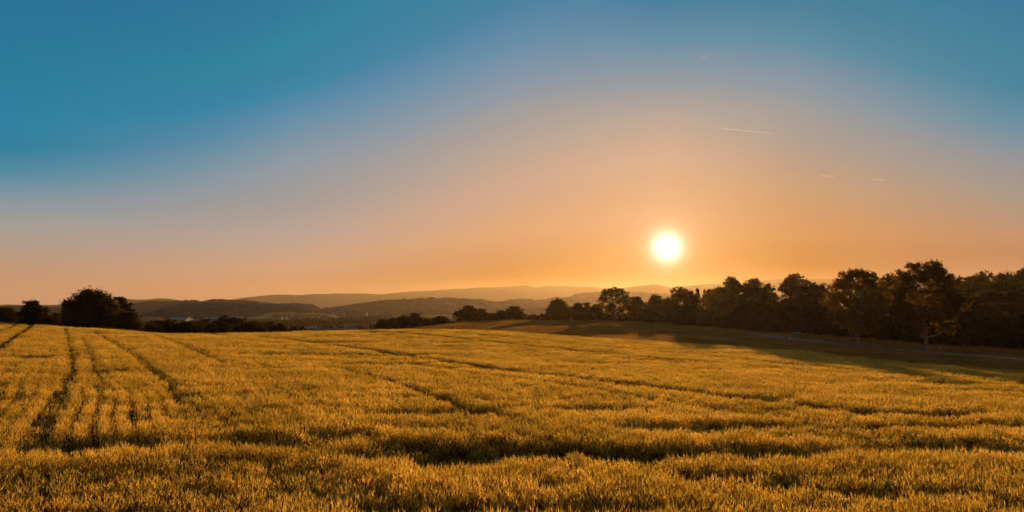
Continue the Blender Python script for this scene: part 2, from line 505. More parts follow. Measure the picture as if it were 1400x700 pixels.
F1 = [(318, 410), (330, 406.5), (350, 404.5), (382, 402), (412, 403), (437, 401.7), (490, 400.7), (522, 401.7), (557, 398), (587, 398), (615, 395), (650, 393), (700, 391),
      (716, 389), (723, 389.5), (732, 393), (741, 390.4), (760, 390), (778, 390.4), (803, 391.6), (832, 393.4), (870, 396), (910, 400)]
F2 = [(800, 400), (853, 392.7), (893, 389), (914, 391.8), (936, 390.5), (978, 387.7), (1000, 387), (1040, 383.6), (1066, 381), (1111, 381), (1140, 381), (1200, 382), (1280, 384), (1420, 388), (1600, 392)]
F0 = [(-300, 416), (-100, 415), (60, 417), (150, 413), (172, 408.5), (185, 409.5), (205, 409), (215, 407.7), (232, 408), (250, 411), (330, 414)]
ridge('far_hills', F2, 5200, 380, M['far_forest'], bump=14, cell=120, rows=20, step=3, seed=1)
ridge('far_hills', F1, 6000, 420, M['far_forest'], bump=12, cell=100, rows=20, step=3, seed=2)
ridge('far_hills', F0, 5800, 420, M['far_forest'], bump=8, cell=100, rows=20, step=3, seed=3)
HB = [(-350, 420), (-100, 418), (10, 418.5), (60, 418.7), (85, 420), (130, 419), (175, 415), (200, 411.5), (235, 411), (261, 410), (265, 412), (270, 410.5), (285, 409), (300, 408.5), (330, 410), (347, 412), (400, 418), (430, 424)]
ridge('wooded_hills', HB, 2300, 260, M['forest'], bump=9, cell=14, rows=50, step=1.2, seed=4)
H3 = [(350, 420), (377, 414.5), (405, 414), (420, 415), (432, 417.5), (439, 421.5), (452, 426)]
ridge('wooded_hills', H3, 1900, 150, M['forest'], bump=8, cell=13, rows=40, step=1.0, seed=5)
HD = [(186, 436), (195, 430.7), (214, 423), (240, 418), (257, 414.6), (287, 414), (343, 414), (377, 416), (392, 418), (412, 419.5), (420, 424), (432, 430)]
ridge('wooded_hills', HD, 1350, 150, M['forest'], bump=7, cell=11, rows=48, step=1.0, seed=6)
HC = [(432, 426), (446, 421), (475, 417), (500, 413.7), (525, 410), (550, 408.7), (590, 406.7), (625, 407), (653, 409), (685, 412.5), (720, 416), (770, 422)]
ridge('wooded_hills', HC, 2000, 230, M['forest'], bump=9, cell=13, rows=50, step=1.0, seed=7)
HE = [(640, 420), (670, 415), (690, 411), (700, 409), (721, 408), (732, 411), (743, 409.6), (760, 406.4), (778, 407), (800, 409), (850, 413), (900, 420)]
ridge('wooded_hills', HE, 2500, 260, M['forest'], bump=9, cell=14, rows=44, step=1.0, seed=8)
HF = [(740, 412), (770, 407.5), (779, 406), (783, 402.5), (796, 400), (827, 398.4), (853, 398.4), (911, 401), (960, 405), (1050, 412)]
ridge('wooded_hills', HF, 3100, 280, M['forest'], bump=10, cell=16, rows=44, step=1.0, seed=9)
# low wooded rises on the valley floor
ridge('wooded_hills', [(395, 434), (412, 425), (430, 423), (470, 424), (520, 427), (575, 424), (600, 423), (622, 426), (700, 427), (760, 429), (800, 432)], 1500, 90, M['forest'], bump=9, cell=11, rows=34, step=.9, seed=10)
ridge('wooded_hills', [(650, 432), (700, 424), (740, 421), (790, 420), (860, 423), (900, 428)], 1700, 120, M['forest'], bump=9, cell=12, rows=34, step=.9, seed=11)
# field strips lit by the low sun
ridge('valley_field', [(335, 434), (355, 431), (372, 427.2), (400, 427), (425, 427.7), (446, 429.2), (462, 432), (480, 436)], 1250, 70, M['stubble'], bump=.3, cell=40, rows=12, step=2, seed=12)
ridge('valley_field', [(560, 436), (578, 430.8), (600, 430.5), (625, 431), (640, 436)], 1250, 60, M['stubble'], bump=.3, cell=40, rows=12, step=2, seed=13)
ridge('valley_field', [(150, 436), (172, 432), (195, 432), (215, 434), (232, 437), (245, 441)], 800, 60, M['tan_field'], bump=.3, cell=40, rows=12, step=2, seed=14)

# ------------------------------------------------------------------ trees
def leaf_quads(P, size, rs, up=0.35, aspect=.62):
    """a bent leaf-shaped pair of triangles at every point"""
    n = len(P)
    a = rs.normal(size=(n, 3)); a /= np.linalg.norm(a, axis=1)[:, None]
    b = rs.normal(size=(n, 3)); b[:, 2] += up
    b -= (a * b).sum(1)[:, None] * a; b /= np.linalg.norm(b, axis=1)[:, None]
    s = (size * rs.uniform(.6, 1.35, n))[:, None]
    nn = np.cross(a, b)
    v = np.stack([P - a * s, P + b * s * aspect + nn * s * .15, P + a * s, P - b * s * aspect + nn * s * .15], 1)
    I = np.arange(4 * n).reshape(n, 4)
    return v.reshape(-1, 3), I

def crown_points(rs, lobes, n, sub=13, tight=.36):
    """leaf positions: every lobe carries small twig clusters on its outer shell"""
    L = np.array(lobes)
    c, r = [], []
    for x, y, z, a, b in lobes:
        v = rs.normal(size=(sub, 3)); v[:, 2] = v[:, 2] * .9 + .15; v /= np.linalg.norm(v, axis=1)[:, None]
        q = rs.uniform(.55, 1.08, (sub, 1))
        c.append(np.array([x, y, z]) + v * q * np.array([a, a, b])); r.append(np.full(sub, a * tight) * rs.uniform(.6, 1.3, sub))
    c = np.vstack(c); r = np.concatenate(r)
    w = r ** 2; i = rs.choice(len(c), n, p=w / w.sum())
    v = rs.normal(size=(n, 3)); v /= np.linalg.norm(v, axis=1)[:, None]
    return c[i] + v * (rs.random(n) ** .5 * r[i])[:, None] * np.array([1.15, 1.15, .85])

def tree_proto(seed, H, Wd, clear, n_lobes, lobe_r, n_leaf, leaf, shape='round', gaps=0.0, trunk_r=None, stems=1, mat='leaf', core=0.0, tight=.36):
    """meshes (crown, trunk) of a tree H high and Wd wide standing at the origin"""
    rs = np.random.default_rng(seed)
    lobes = []
    hc = H - clear
    for k in range(n_lobes):
        for _ in range(60):
            t = rs.random()                     # height in the crown 0..1
            if shape == 'round': prof = math.sin(math.pi * (0.12 + .80 * t)) ** .7
            elif shape == 'dome': prof = math.sqrt(max(0.02, 1 - (t * .97) ** 2.2))
            elif shape == 'vase': prof = (.45 + .75 * t) * math.sqrt(max(.03, 1 - t ** 5))
            elif shape == 'cone': prof = max(.05, 1 - t) ** .8
            else: prof = .55 + .45 * math.sin(math.pi * t)
            ang = rs.uniform(0, 2 * math.pi); q = math.sqrt(rs.uniform(.15 + .35 * gaps, 1))
            rr = lobe_r * rs.uniform(.65, 1.25)
            R = max(0.05, Wd / 2 * prof - rr * .7)
            c = np.array([math.cos(ang) * q * R, math.sin(ang) * q * R, clear + rr * .55 + t * (hc - rr * 1.35)])
            if all(np.linalg.norm(c - np.array(l[:3])) > rr * (0.55 + gaps * .55) for l in lobes): break
        lobes.append((*c, rr * rs.uniform(.9, 1.25), rr * rs.uniform(.62, .95)))
    if core:
        for t in (.22, .42, .6):
            lobes.append((0, 0, clear + hc * t, Wd / 2 * core * math.sqrt(1 - t * t), hc * .34))
    P = crown_points(rs, lobes, n_leaf, tight=tight)
    # twigs that stick out of the outline
    m = n_leaf // 14
    src = P[rs.choice(len(P), m)]
    axis = src - np.array([0, 0, clear + hc * .4]); axis /= np.linalg.norm(axis, axis=1)[:, None] + 1e-6
    P = np.vstack([P, src + axis * rs.uniform(.1, .5, (m, 1)) * lobe_r])
    P[:, 2] = np.clip(P[:, 2], 0.05, None)
    v, I = leaf_quads(P, leaf, rs)
    crown = mesh_np('crown', v, I, np.full(len(I), 4), [M[mat]])
    tr = trunk_r or H * .022
    mb = MB()
    for s in range(stems):
        off = Vector((rs.uniform(-.4, .4), rs.uniform(-.4, .4), 0)) * (stems > 1)
        top = clear + hc * .62
        path, rad = [], []
        K = 8
        for i in range(K + 1):
            t = i / K
            path.append(off + Vector((math.sin(t * 3 + seed) * .04 * H * t + off.x * t * 2, math.cos(t * 2.3 + seed) * .03 * H * t + off.y * t * 2, -.25 + (top + .25) * t)))
            rad.append(tr * (1.45 if i == 0 else 1.0) * (1 - .72 * t))
        mb.tube(path, rad, 9)
    order = rs.permutation(n_lobes)[:22]
    for k in order:
        l = Vector(lobes[k][:3])
        i = min(K - 1, max(2, int(K * max(.25, min(.95, (l.z - lobe_r * 1.2) / max(top, .1))))))
        a = path[i]; mid = a.lerp(l, .5) + Vector((0, 0, -.06 * H * rs.random()))
        r0 = rad[i] * .55
        mb.tube([a, a.lerp(mid, .5), mid, l], [r0, r0 * .8, r0 * .55, r0 * .2], 6)
    trunk = mb.mesh('trunk', M['bark_pale' if mat == 'leaf_gold' else 'bark'], True)
    return crown, trunk, H, Wd

def conifer_proto(seed, H, Wd):
    rs = np.random.default_rng(seed)
    pts = []
    n = 26
    for i in range(n):
        t = i / n
        R = Wd / 2 * (1 - t) ** .85 * rs.uniform(.8, 1.1) + .08
        k = int(9 - 4 * t)
        for j in range(k):
            a = rs.uniform(0, 2 * math.pi)
            s = rs.random((60, 1)) ** .6
            end = np.array([math.cos(a) * R, math.sin(a) * R, -R * .35])
            pts.append(np.array([0, 0, .8 + (H - .9) * t]) + s * end + rs.normal(size=(60, 3)) * (.05 + .10 * s))
    P = np.vstack(pts + [np.array([[0, 0, H - .9 + k * .02] for k in range(45)]) + rs.normal(size=(45, 3)) * .04])
    v, I = leaf_quads(P, .12, rs)
    crown = mesh_np('crown', v, I, np.full(len(I), 4), [M['needle']])
    trunk = MB().tube([(0, 0, -.2), (0, 0, H * .5), (0, 0, H * .97)], [H * .02, H * .012, .02], 8).mesh('trunk', M['bark'], True)
    return crown, trunk, H, Wd

PROTO = {
    'dome': tree_proto(1, 7.6, 10.4, 0.0, 95, 1.35, 30000, .17, 'dome', mat='leaf', core=.78),
    'round': tree_proto(2, 8.0, 7.0, .9, 42, 1.15, 13000, .17, 'round', .1, mat='leaf'),
    'round2': tree_proto(3, 8.0, 7.0, .7, 40, 1.2, 13000, .17, 'dome', .2, mat='leaf'),
    'open': tree_proto(4, 12.0, 9.0, 3.0, 52, 1.05, 15000, .17, 'round', .75, .26, mat='leaf_gold'),
    'maple': tree_proto(5, 12.2, 9.6, 2.5, 92, 1.05, 24000, .15, 'round', .6, .27, mat='leaf_gold', tight=.29),
    'maple2': tree_proto(6, 13.0, 11.0, 2.5, 112, 1.10, 30000, .15, 'round', .6, .30, mat='leaf_gold', tight=.29),
    'slender': tree_proto(7, 9.0, 4.6, 1.0, 30, .75, 8000, .15, 'column', .5, .12, mat='leaf'),
    'tall': tree_proto(8, 13.0, 7.0, 1.5, 55, 1.15, 15000, .18, 'round', .35, .22, mat='leaf'),
    'tall2': tree_proto(9, 13.0, 7.5, 1.2, 58, 1.2, 15000, .18, 'vase', .45, .22, mat='leaf'),
    'shrub': tree_proto(10, 4.0, 4.2, 0.0, 26, .75, 8000, .13, 'dome', .1, .06, 3, mat='leaf_shrub'),
    'shrub2': tree_proto(11, 4.0, 4.6, 0.0, 24, .8, 8000, .13, 'round', .2, .06, 3, mat='leaf_shrub'),
    'shrub3': tree_proto(12, 4.0, 5.2, 0.0, 30, .72, 8000, .13, 'dome', .3, .06, 4, mat='leaf_shrub'),
    'conifer': conifer_proto(13, 10.0, 4.8),
}

def place(kind, px, top, w, d, proto, label, cat='tree', group=None, base=None):
    """a tree whose crown tops out at pixel row top, w photo pixels wide, standing on the ground d metres off"""
    cr, tr, H, Wd = PROTO[proto]
    d = far(px, d)
    x, y, zt = at(px, top, d)
    g = gz(x, y) if base is None else base
    sz = max(.12, (zt - g) / H); sx = (w * d / F) / Wd
    e = empty(kind, (x, y, g - .05), random.uniform(0, 6.28), (sx, sx, sz))
    link('crown', cr, e); link('trunk', tr, e)
    tag(e, label, cat, group)
    return e

T = place
# -- left edge of the field
T('bushy_tree', 6, 417, 46, 124, 'round2', 'bushy dark tree cut off by the left edge of the photo')
T('round_tree', 46, 409.5, 40, 121, 'round', 'small round tree standing alone between the left photo edge and the big dome tree')
T('shrub', 73, 426, 26, 121, 'shrub', 'low shrub in the gap left of the big dome shaped tree', 'shrub')
T('shrub', 66, 431, 24, 118, 'shrub2', 'smallest shrub at the foot of the lone small round tree', 'shrub')
T('dome_tree', 126, 395.5, 82, 114, 'dome', 'big dark dome shaped tree at the left end of the wheat, largest on that side')
T('slender_tree', 166, 404, 30, 120, 'slender', 'slender loose topped tree peeping over the right shoulder of the big dome tree')
T('bushy_tree', 181, 424, 32, 115, 'round2', 'low bushy tree at the right foot of the big dome shaped tree')
HG = 'shrubs of the long hedge behind the left crest of the wheat'
HL = [(201, 439, 24, 'hedge shrub nearest the big dome tree, at the left end of the long dark hedge'),
      (222, 436, 26, None), (237, 436, 20, None), (253, 438, 24, None), (268, 439, 22, None), (283, 435, 24, None), (299, 437, 22, None),
      (314, 431.5, 26, 'tallest hump of the long dark hedge behind the left wheat crest'), (330, 434, 26, None), (344, 438, 24, None), (356, 440, 22, None)]
for i, (px, top, w, lb) in enumerate(HL):
    T('hedge_shrub', px, top, w * 1.75, 120 + (i % 3) * 3, ('shrub', 'shrub2', 'shrub3')[i % 3],
      lb or 'middling dark shrub in the long hedge left of the town, not its tallest or end', 'shrub', HG)
T('shrub', 217, 444.5, 13, 112, 'shrub2', 'small pale green shrub standing in front of the left part of the long hedge', 'shrub')
T('shrub', 289, 441.5, 22, 113, 'shrub', 'paler rounded shrub bulging forward from the middle of the long hedge', 'shrub')
T('shrub', 370, 439, 30, 126, 'shrub3', 'dark shrub just right of the end of the long hedge, left of a round twin', 'shrub')
T('shrub', 384, 440, 20, 126, 'shrub', 'small round shrub closing the hedge before the gap to the town', 'shrub')
T('shrub', 402, 446, 18, 128, 'shrub2', 'low shrub barely topping the wheat crest below the pale town houses', 'shrub')
T('shrub', 414, 445.5, 14, 128, 'shrub', 'tiny round shrub at the right end of the low shrubs below the town', 'shrub')
T('shrub', 494, 447, 18, 136, 'shrub3', 'flat dark shrub just right of the white valley building', 'shrub')
T('conifer', 507, 442.5, 7, 140, 'conifer', 'tiny pointed conifer above the flat shrub by the white valley building')
# -- clump left of the second field
CG = 'tree clump left of the second field'
T('bushy_tree', 524, 434.5, 24, 150, 'round2', 'leftmost tree of the dark clump that slopes up beside the second field', group=CG)
T('bushy_tree', 537, 434, 22, 154, 'round', 'second tree from the left in the dark clump beside the second field', group=CG)
T('bushy_tree', 552, 430, 26, 158, 'round2', 'tree left of the peak in the dark clump beside the second field', group=CG)
T('bushy_tree', 566, 427.5, 30, 160, 'round', 'tallest tree at the peak of the dark clump beside the second field', group=CG)
T('bushy_tree', 583, 434, 22, 162, 'round2', 'tree right of the peak in the dark clump beside the second field', group=CG)
T('bushy_tree', 603, 431.5, 24, 168, 'round', 'rounded tree at the right end of the dark clump beside the second field', group=CG)
T('shrub', 594, 435, 18, 165, 'shrub', 'low shrub between the last two trees of the clump beside the second field', 'shrub')
T('shrub', 617, 438, 16, 172, 'shrub2', 'low shrub between the clump and the row on the second field', 'shrub')
# -- row on the crest of the second field
RG = 'trees along the crest of the second field'
rowlist = [
    ('slender_tree', 626, 424, 15, 180, 'slender', 'thin tree at the left end of the row on the second field'),
    ('round_tree', 640, 415.5, 28, 181, 'round2', 'upright ragged topped tree near the left end of the second field row'),
    ('round_tree', 657, 421.5, 24, 183, 'round', 'paler tree right of the ragged upright tree on the second field'),
    ('bushy_tree', 672, 427, 20, 184, 'round2', 'low dark tree in the first dip of the second field row'),
    ('round_tree', 686, 423.5, 22, 185, 'round', 'modest tree just left of the broad tree in the middle of the second field row'),
    ('round_tree', 704, 417, 32, 185, 'round2', 'broad tree in the middle of the second field row, left of its low shrubs'),
    ('bushy_tree', 728, 429, 18, 186, 'shrub', 'low dark bushy tree in the dip left of the neat round tree'),
    ('bushy_tree', 743, 428, 16, 187, 'shrub2', 'low bushy tree touching the left side of the neat round tree'),
    ('dome_tree', 763, 408.5, 36, 184, 'dome', 'neat round dark tree with a clear outline on the second field crest'),
    ('round_tree', 789, 413.5, 26, 182, 'round', 'tree just right of the neat round tree on the second field crest'),
    ('slender_tree', 803, 412.5, 12, 184, 'slender', 'narrow upright tree between the neat round tree and the tall airy tree'),
    ('round_tree', 816, 414, 24, 182, 'round2', 'dark tree at the left foot of the tall airy tree'),
    ('airy_tree', 840, 392.5, 44, 176, 'open', 'tall airy tree with a lopsided crown, left of the sunlit gap below the sun'),
    ('round_tree', 871, 404.5, 30, 176, 'round', 'dark tree right of the tall airy tree, just left of the sun'),
    ('round_tree', 897, 400, 30, 172, 'round2', 'rounded tree almost straight below the sun'),
    ('bushy_tree', 914, 406, 22, 170, 'round', 'lower tree just right of the rounded tree below the sun'),
    ('tall_tree', 929, 391.5, 32, 166, 'tall', 'tall tree right of the sun, left of the small pointed conifer'),
    ('round_tree', 943, 397, 22, 166, 'round', 'dark tree wedged between the tall tree and the small pointed conifer'),
    ('conifer', 953.5, 393, 22, 164, 'conifer', 'small pointed conifer rising out of the row right of the sun'),
    ('slender_tree', 966, 394, 16, 164, 'slender', 'thin tree just right of the small pointed conifer'),
]
for k, px, top, w, d, pr, lb in rowlist:
    T(k, px, top, w * 1.08, d, pr, lb, group=RG)
# -- wood edge above the road
WG = 'tall trees of the wood edge above the road'
woodlist = [
    ('round_tree', 986, 390, 42, 146, 'maple', 'pale leaved tree with a bare thin trunk in front of the wood edge'),
    ('tall_tree', 1000, 377.5, 34, 156, 'tall', 'tall tree with a spreading left limb behind the pale leaved thin trunk tree'),
    ('tall_tree', 1028, 379, 36, 152, 'tall2', 'tall broad headed tree right of the spreading limb tree'),
    ('round_tree', 1050, 387, 26, 150, 'tall', 'lower tree in the dip before the high domed tree of the wood edge'),
    ('tall_tree', 1086, 373.5, 46, 142, 'tall', 'high domed tree of the wood edge above the bench'),
    ('tall_tree', 1108, 382.5, 30, 142, 'tall2', 'tree with a loose top right of the high domed tree above the bench'),
    ('tall_tree', 1126, 387, 28, 138, 'tall', 'tree wedged left of the first grey trunked road tree'),
    ('tall_tree', 1216, 373, 32, 134, 'tall', 'tree showing through the gap between the two grey trunked road trees'),
    ('tall_tree', 1237, 371, 28, 134, 'tall2', 'thin topped tree touching the left side of the largest road tree'),
]
for k, px, top, w, d, pr, lb in woodlist:
    T(k, px, top, w * 1.1, d, pr, lb, group=WG)
T('roadside_tree', 1170, 364, 84, 101, 'maple', 'roadside tree with grey trunk and gappy round crown, the left and smaller of two')
T('roadside_tree', 1262, 355.5, 102, 99, 'maple2', 'largest roadside tree on the right, grey trunk below a gappy crown')
# -- understorey and rising wood on the right
US = 'dark understorey shrubs at the foot of the wood'
rs_ = random.Random(8)
px = 800
i = 0
while px < 1480:
    bpy_ = np.interp(px, [800, 850, 900, 960, 1000, 1040, 1100, 1200, 1300, 1400, 1550], [186, 182, 174, 154, 142, 136, 133, 121, 111, 106, 95])
    hgt = np.interp(px, [800, 900, 1000, 1100, 1400], [15, 20, 34, 44, 50])
    x, y, z = at(px, 440, far(px, bpy_))
    _, b = pix(x, y, gz(x, y))
    T('understorey_shrub', px, b - hgt * rs_.uniform(.75, 1.15), rs_.uniform(34, 46), bpy_ + rs_.uniform(0, 3), ('shrub', 'shrub2', 'shrub3')[i % 3],
      'dark shaggy shrub in the shaded understorey along the foot of the wood', 'shrub', US)
    px += rs_.uniform(13, 19); i += 1
RW = 'trees of the wood on the right rise'
for row, (d0, k) in enumerate(((122, .0), (138, .5), (156, 1.0), (176, 1.4), (196, 1.8))):
    px = 1010 + row * 7 if row < 2 else 1275 + row * 5
    while px < 1500:
        t_ = np.interp(px, [1000, 1060, 1120, 1200, 1290, 1320, 1345, 1370, 1400, 1500], [400, 396, 396, 388, 377, 372, 368, 366.5, 363.5, 358])
        low = np.interp(row, [0, 1, 2, 3, 4], [44, 27, 16, 7, 1])
        T('wood_tree', px, t_ + low * (1 if px > 1250 else .55) + rs_.uniform(-2.5, 4), rs_.uniform(34, 50), d0 + float(np.interp(px, [1000, 1270, 1310], [30, 12, 3])) + rs_.uniform(-4, 4), rs_.choice(('round', 'tall', 'round2', 'tall2')),
          'dark broadleaf tree among many in the wood that climbs the rise on the right', 'tree', RW)
        px += rs_.uniform(20, 30)

# ------------------------------------------------------------------ road, posts, bench
def road():
    pts = [(1022, 458.2), (1050, 461.7), (1080, 465.3), (1120, 469.8), (1170, 475.6), (1215, 480), (1262, 484), (1330, 489.2), (1400, 494.2), (1500, 501.5), (1600, 508.5)]
    P = np.array([hit(*p) for p in pts])
    s = np.concatenate(([0], np.cumsum(np.hypot(np.diff(P[:, 0]), np.diff(P[:, 1])))))
    u = np.linspace(0, s[-1], 160)
    X = np.interp(u, s, P[:, 0]); Y = np.interp(u, s, P[:, 1])
    k = np.ones(15) / 15
    X = np.convolve(np.pad(X, 7, 'edge'), k, 'valid'); Y = np.convolve(np.pad(Y, 7, 'edge'), k, 'valid')
    tx = np.gradient(X); ty = np.gradient(Y); l = np.hypot(tx, ty); nx, ny = -ty / l, tx / l
    zc = ground(X, Y)
    def strip(name, offs, dz, mat):
        V = []
        for o, h in zip(offs, dz):
            V.append(np.stack([X + nx * o, Y + ny * o, np.maximum(ground(X + nx * o, Y + ny * o), zc if abs(h) > .05 and False else -99) * 0 + zc + h], 1))
        V = np.stack(V, 1); n, m, _ = V.shape
        I = np.arange(n * m).reshape(n, m)
        q = np.stack([I[:-1, :-1], I[1:, :-1], I[1:, 1:], I[:-1, 1:]], -1).reshape(-1, 4)[:, ::-1]
        o = link(name, mesh_np(name, V.reshape(-1, 3), q, np.full(len(q), 4), [mat], True))
        tag(o, kind='structure')
    strip('road_shoulder', (-4.2, -2.6, 2.6, 4.2), (-.6, .30, .34, -.3), M['gravel'])
    strip('road', (-1.7, 0, 1.7), (.33, .40, .40), M['asphalt'])
    return X, Y, zc
RX, RY, RZ = road()

white_paint = plain_mat('white_paint', (0.62, 0.60, 0.56), (0.75, 0.73, 0.69), 6, .5)
black_paint = plain_mat('black_paint', (0.02, 0.02, 0.02), (0.03, 0.03, 0.03), 6, .5)
reflector = plain_mat('reflector', (0.55, 0.25, 0.05), (0.6, 0.3, 0.06), 6, .2)
def post(px, py, label):
    x, y, z = hit(px, py)
    z = gz(x, y)
    e = empty('road_post', (x, y, z), math.atan2(-x, y))
    MB().poly([(-.07, -.05, -.1), (.07, -.05, -.1), (.07, .05, -.1), (-.07, .05, -.1), (-.06, -.045, .95), (.06, -.045, .95), (.06, .045, 1.03), (-.06, .045, 1.03)],
              [(3, 2, 1, 0), (0, 1, 5, 4), (1, 2, 6, 5), (2, 3, 7, 6), (3, 0, 4, 7), (4, 5, 6, 7)]).build('post_body', white_paint, e)
    MB().poly([(-.068, -.054, .66), (.068, -.054, .58), (.068, .054, .58), (-.068, .054, .66), (-.066, -.053, .86), (.066, -.053, .78), (.066, .053, .78), (-.066, .053, .86)],
              [(3, 2, 1, 0), (0, 1, 5, 4), (1, 2, 6, 5), (2, 3, 7, 6), (3, 0, 4, 7), (4, 5, 6, 7)]).build('black_band', black_paint, e)
    MB().box((0, -.058, .72), (.04, .012, .12)).build('reflector', reflector, e)
    tag(e, label, 'road post', 'white road posts')
post(1080, 466.2, 'white road post with a dark band near the bench, left one of two')
post(1285.5, 481.5, 'white road post with a dark band right of the largest road tree')

def bench():
    x, y, z = hit(1089.5, 459.2)
    z = gz(x, y)
    wood = plain_mat('bench_sky_tint', (0.20, 0.30, 0.36), (0.27, 0.37, 0.43), 4, .35)  # blue of the reflected sky put into the plank colour
    iron = plain_mat('bench_iron', (0.03, 0.03, 0.03), (0.05, 0.05, 0.05), 8, .5)
    e = empty('bench', (x, y, z), math.atan2(-x, y))
    e.rotation_euler[2] += .1
    mb = MB()
    for k in range(3): mb.box((0, -.20 + k * .16, .46), (1.35, .13, .04))
    mb.build('seat', wood, e)
    mb = MB()
    for k in range(2): mb.box((0, .30 + k * .05, .66 + k * .17), (1.35, .035, .14), (-.25, 0, 0))
    mb.build('backrest', wood, e)
    for s in (-1, 1):
        mb = MB()
        mb.box((s * .52, -.2, .21), (.07, .07, .46)); mb.box((s * .52, .2, .21), (.07, .07, .46))
        mb.box((s * .52, 0, .41), (.06, .36, .05)); mb.box((s * .52, .28, .64), (.055, .06, .48), (-.25, 0, 0))
        mb.build('leg', iron, e)
    tag(e, 'small blue grey bench on the grass bank in front of the dark wood', 'bench')
bench()

# ------------------------------------------------------------------ crops and grass
def scatter(name, pts, scl, rot, var, protos, label, cat):
    """one stuff object: a mesh of points, geometry nodes put a tuft on every point"""
    me = bpy.data.meshes.new(name)
    n = len(pts)
    me.vertices.add(n); me.vertices.foreach_set('co', np.asarray(pts, np.float32).ravel())
    for nm, arr in (('scl', scl), ('rot', rot)):
        a = me.attributes.new(nm, 'FLOAT_VECTOR', 'POINT'); a.data.foreach_set('vector', np.asarray(arr, np.float32).ravel())
    a = me.attributes.new('variant', 'INT', 'POINT'); a.data.foreach_set('value', np.asarray(var, np.int32))
    o = link(name, me)
    tag(o, label, cat, kind='stuff')
    ng = bpy.data.node_groups.new(name + '_scatter', 'GeometryNodeTree')
    ng.interface.new_socket('Geometry', in_out='INPUT', socket_type='NodeSocketGeometry')
    ng.interface.new_socket('Geometry', in_out='OUTPUT', socket_type='NodeSocketGeometry')
    N, L = ng.nodes, ng.links
    gi = N.new('NodeGroupInput'); go = N.new('NodeGroupOutput')
    jn = N.new('GeometryNodeJoinGeometry')
    for p in protos:
        oi = N.new('GeometryNodeObjectInfo'); oi.inputs['Object'].default_value = p
        oi.inputs['As Instance'].default_value = False
        ti = N.new('GeometryNodeGeometryToInstance')
        L.new(oi.outputs['Geometry'], ti.inputs[0]); L.new(ti.outputs[0], jn.inputs[0])
    iop = N.new('GeometryNodeInstanceOnPoints')
    L.new(gi.outputs[0], iop.inputs['Points']); L.new(jn.outputs[0], iop.inputs['Instance'])
    iop.inputs['Pick Instance'].default_value = True
    for nm, dt, sock in (('scl', 'FLOAT_VECTOR', 'Scale'), ('rot', 'FLOAT_VECTOR', 'Rotation'), ('variant', 'INT', 'Instance Index')):
        na = N.new('GeometryNodeInputNamedAttribute'); na.data_type = dt; na.inputs['Name'].default_value = nm
        L.new(na.outputs['Attribute'], iop.inputs[sock])
    L.new(iop.outputs[0], go.inputs[0])
    md = o.modifiers.new('scatter', 'NODES'); md.node_group = ng
    return o

def wheat_patch(seed, size, n, fine=True):
    """n stalks with ears, awns and leaves inside a size x size square"""
    rs = np.random.default_rng(seed)
    V, FF, S, MI = [], [], [], []
    def face(vs, m):
        b = len(V); V.extend(vs); FF.extend(range(b, b + len(vs))); S.append(len(vs)); MI.append(m)
    for k in range(n):
        x, y = rs.uniform(-size / 2, size / 2, 2)
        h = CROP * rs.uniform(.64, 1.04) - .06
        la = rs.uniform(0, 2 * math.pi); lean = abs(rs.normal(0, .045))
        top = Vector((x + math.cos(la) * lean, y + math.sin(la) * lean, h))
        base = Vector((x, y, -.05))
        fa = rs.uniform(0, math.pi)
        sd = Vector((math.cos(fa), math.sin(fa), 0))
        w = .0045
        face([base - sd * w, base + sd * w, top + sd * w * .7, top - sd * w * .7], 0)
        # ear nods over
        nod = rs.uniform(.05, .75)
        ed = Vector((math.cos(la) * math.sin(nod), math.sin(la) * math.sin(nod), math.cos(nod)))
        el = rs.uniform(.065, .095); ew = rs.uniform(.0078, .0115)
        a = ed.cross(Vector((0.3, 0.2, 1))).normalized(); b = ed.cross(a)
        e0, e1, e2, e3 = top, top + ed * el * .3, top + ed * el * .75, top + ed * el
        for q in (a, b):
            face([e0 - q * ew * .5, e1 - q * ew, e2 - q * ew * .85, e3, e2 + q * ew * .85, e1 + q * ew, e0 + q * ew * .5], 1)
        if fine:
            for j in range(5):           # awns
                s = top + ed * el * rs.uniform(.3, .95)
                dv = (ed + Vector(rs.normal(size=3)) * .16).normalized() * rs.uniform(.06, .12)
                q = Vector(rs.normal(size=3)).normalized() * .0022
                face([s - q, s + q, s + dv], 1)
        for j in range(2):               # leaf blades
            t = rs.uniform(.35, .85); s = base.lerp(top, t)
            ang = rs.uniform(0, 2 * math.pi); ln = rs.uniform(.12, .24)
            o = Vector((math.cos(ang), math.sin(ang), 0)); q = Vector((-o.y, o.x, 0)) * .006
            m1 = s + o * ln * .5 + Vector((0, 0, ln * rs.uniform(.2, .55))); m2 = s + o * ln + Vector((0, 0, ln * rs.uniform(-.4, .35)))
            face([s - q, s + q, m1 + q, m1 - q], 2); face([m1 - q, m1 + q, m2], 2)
    me = mesh_np('wheat_tuft', np.array([tuple(v) for v in V]), FF, S, [M['wheat_stem'], M['wheat_ear'], M['wheat_leaf']], False, MI)
    return bpy.data.objects.new('wheat_tuft', me)

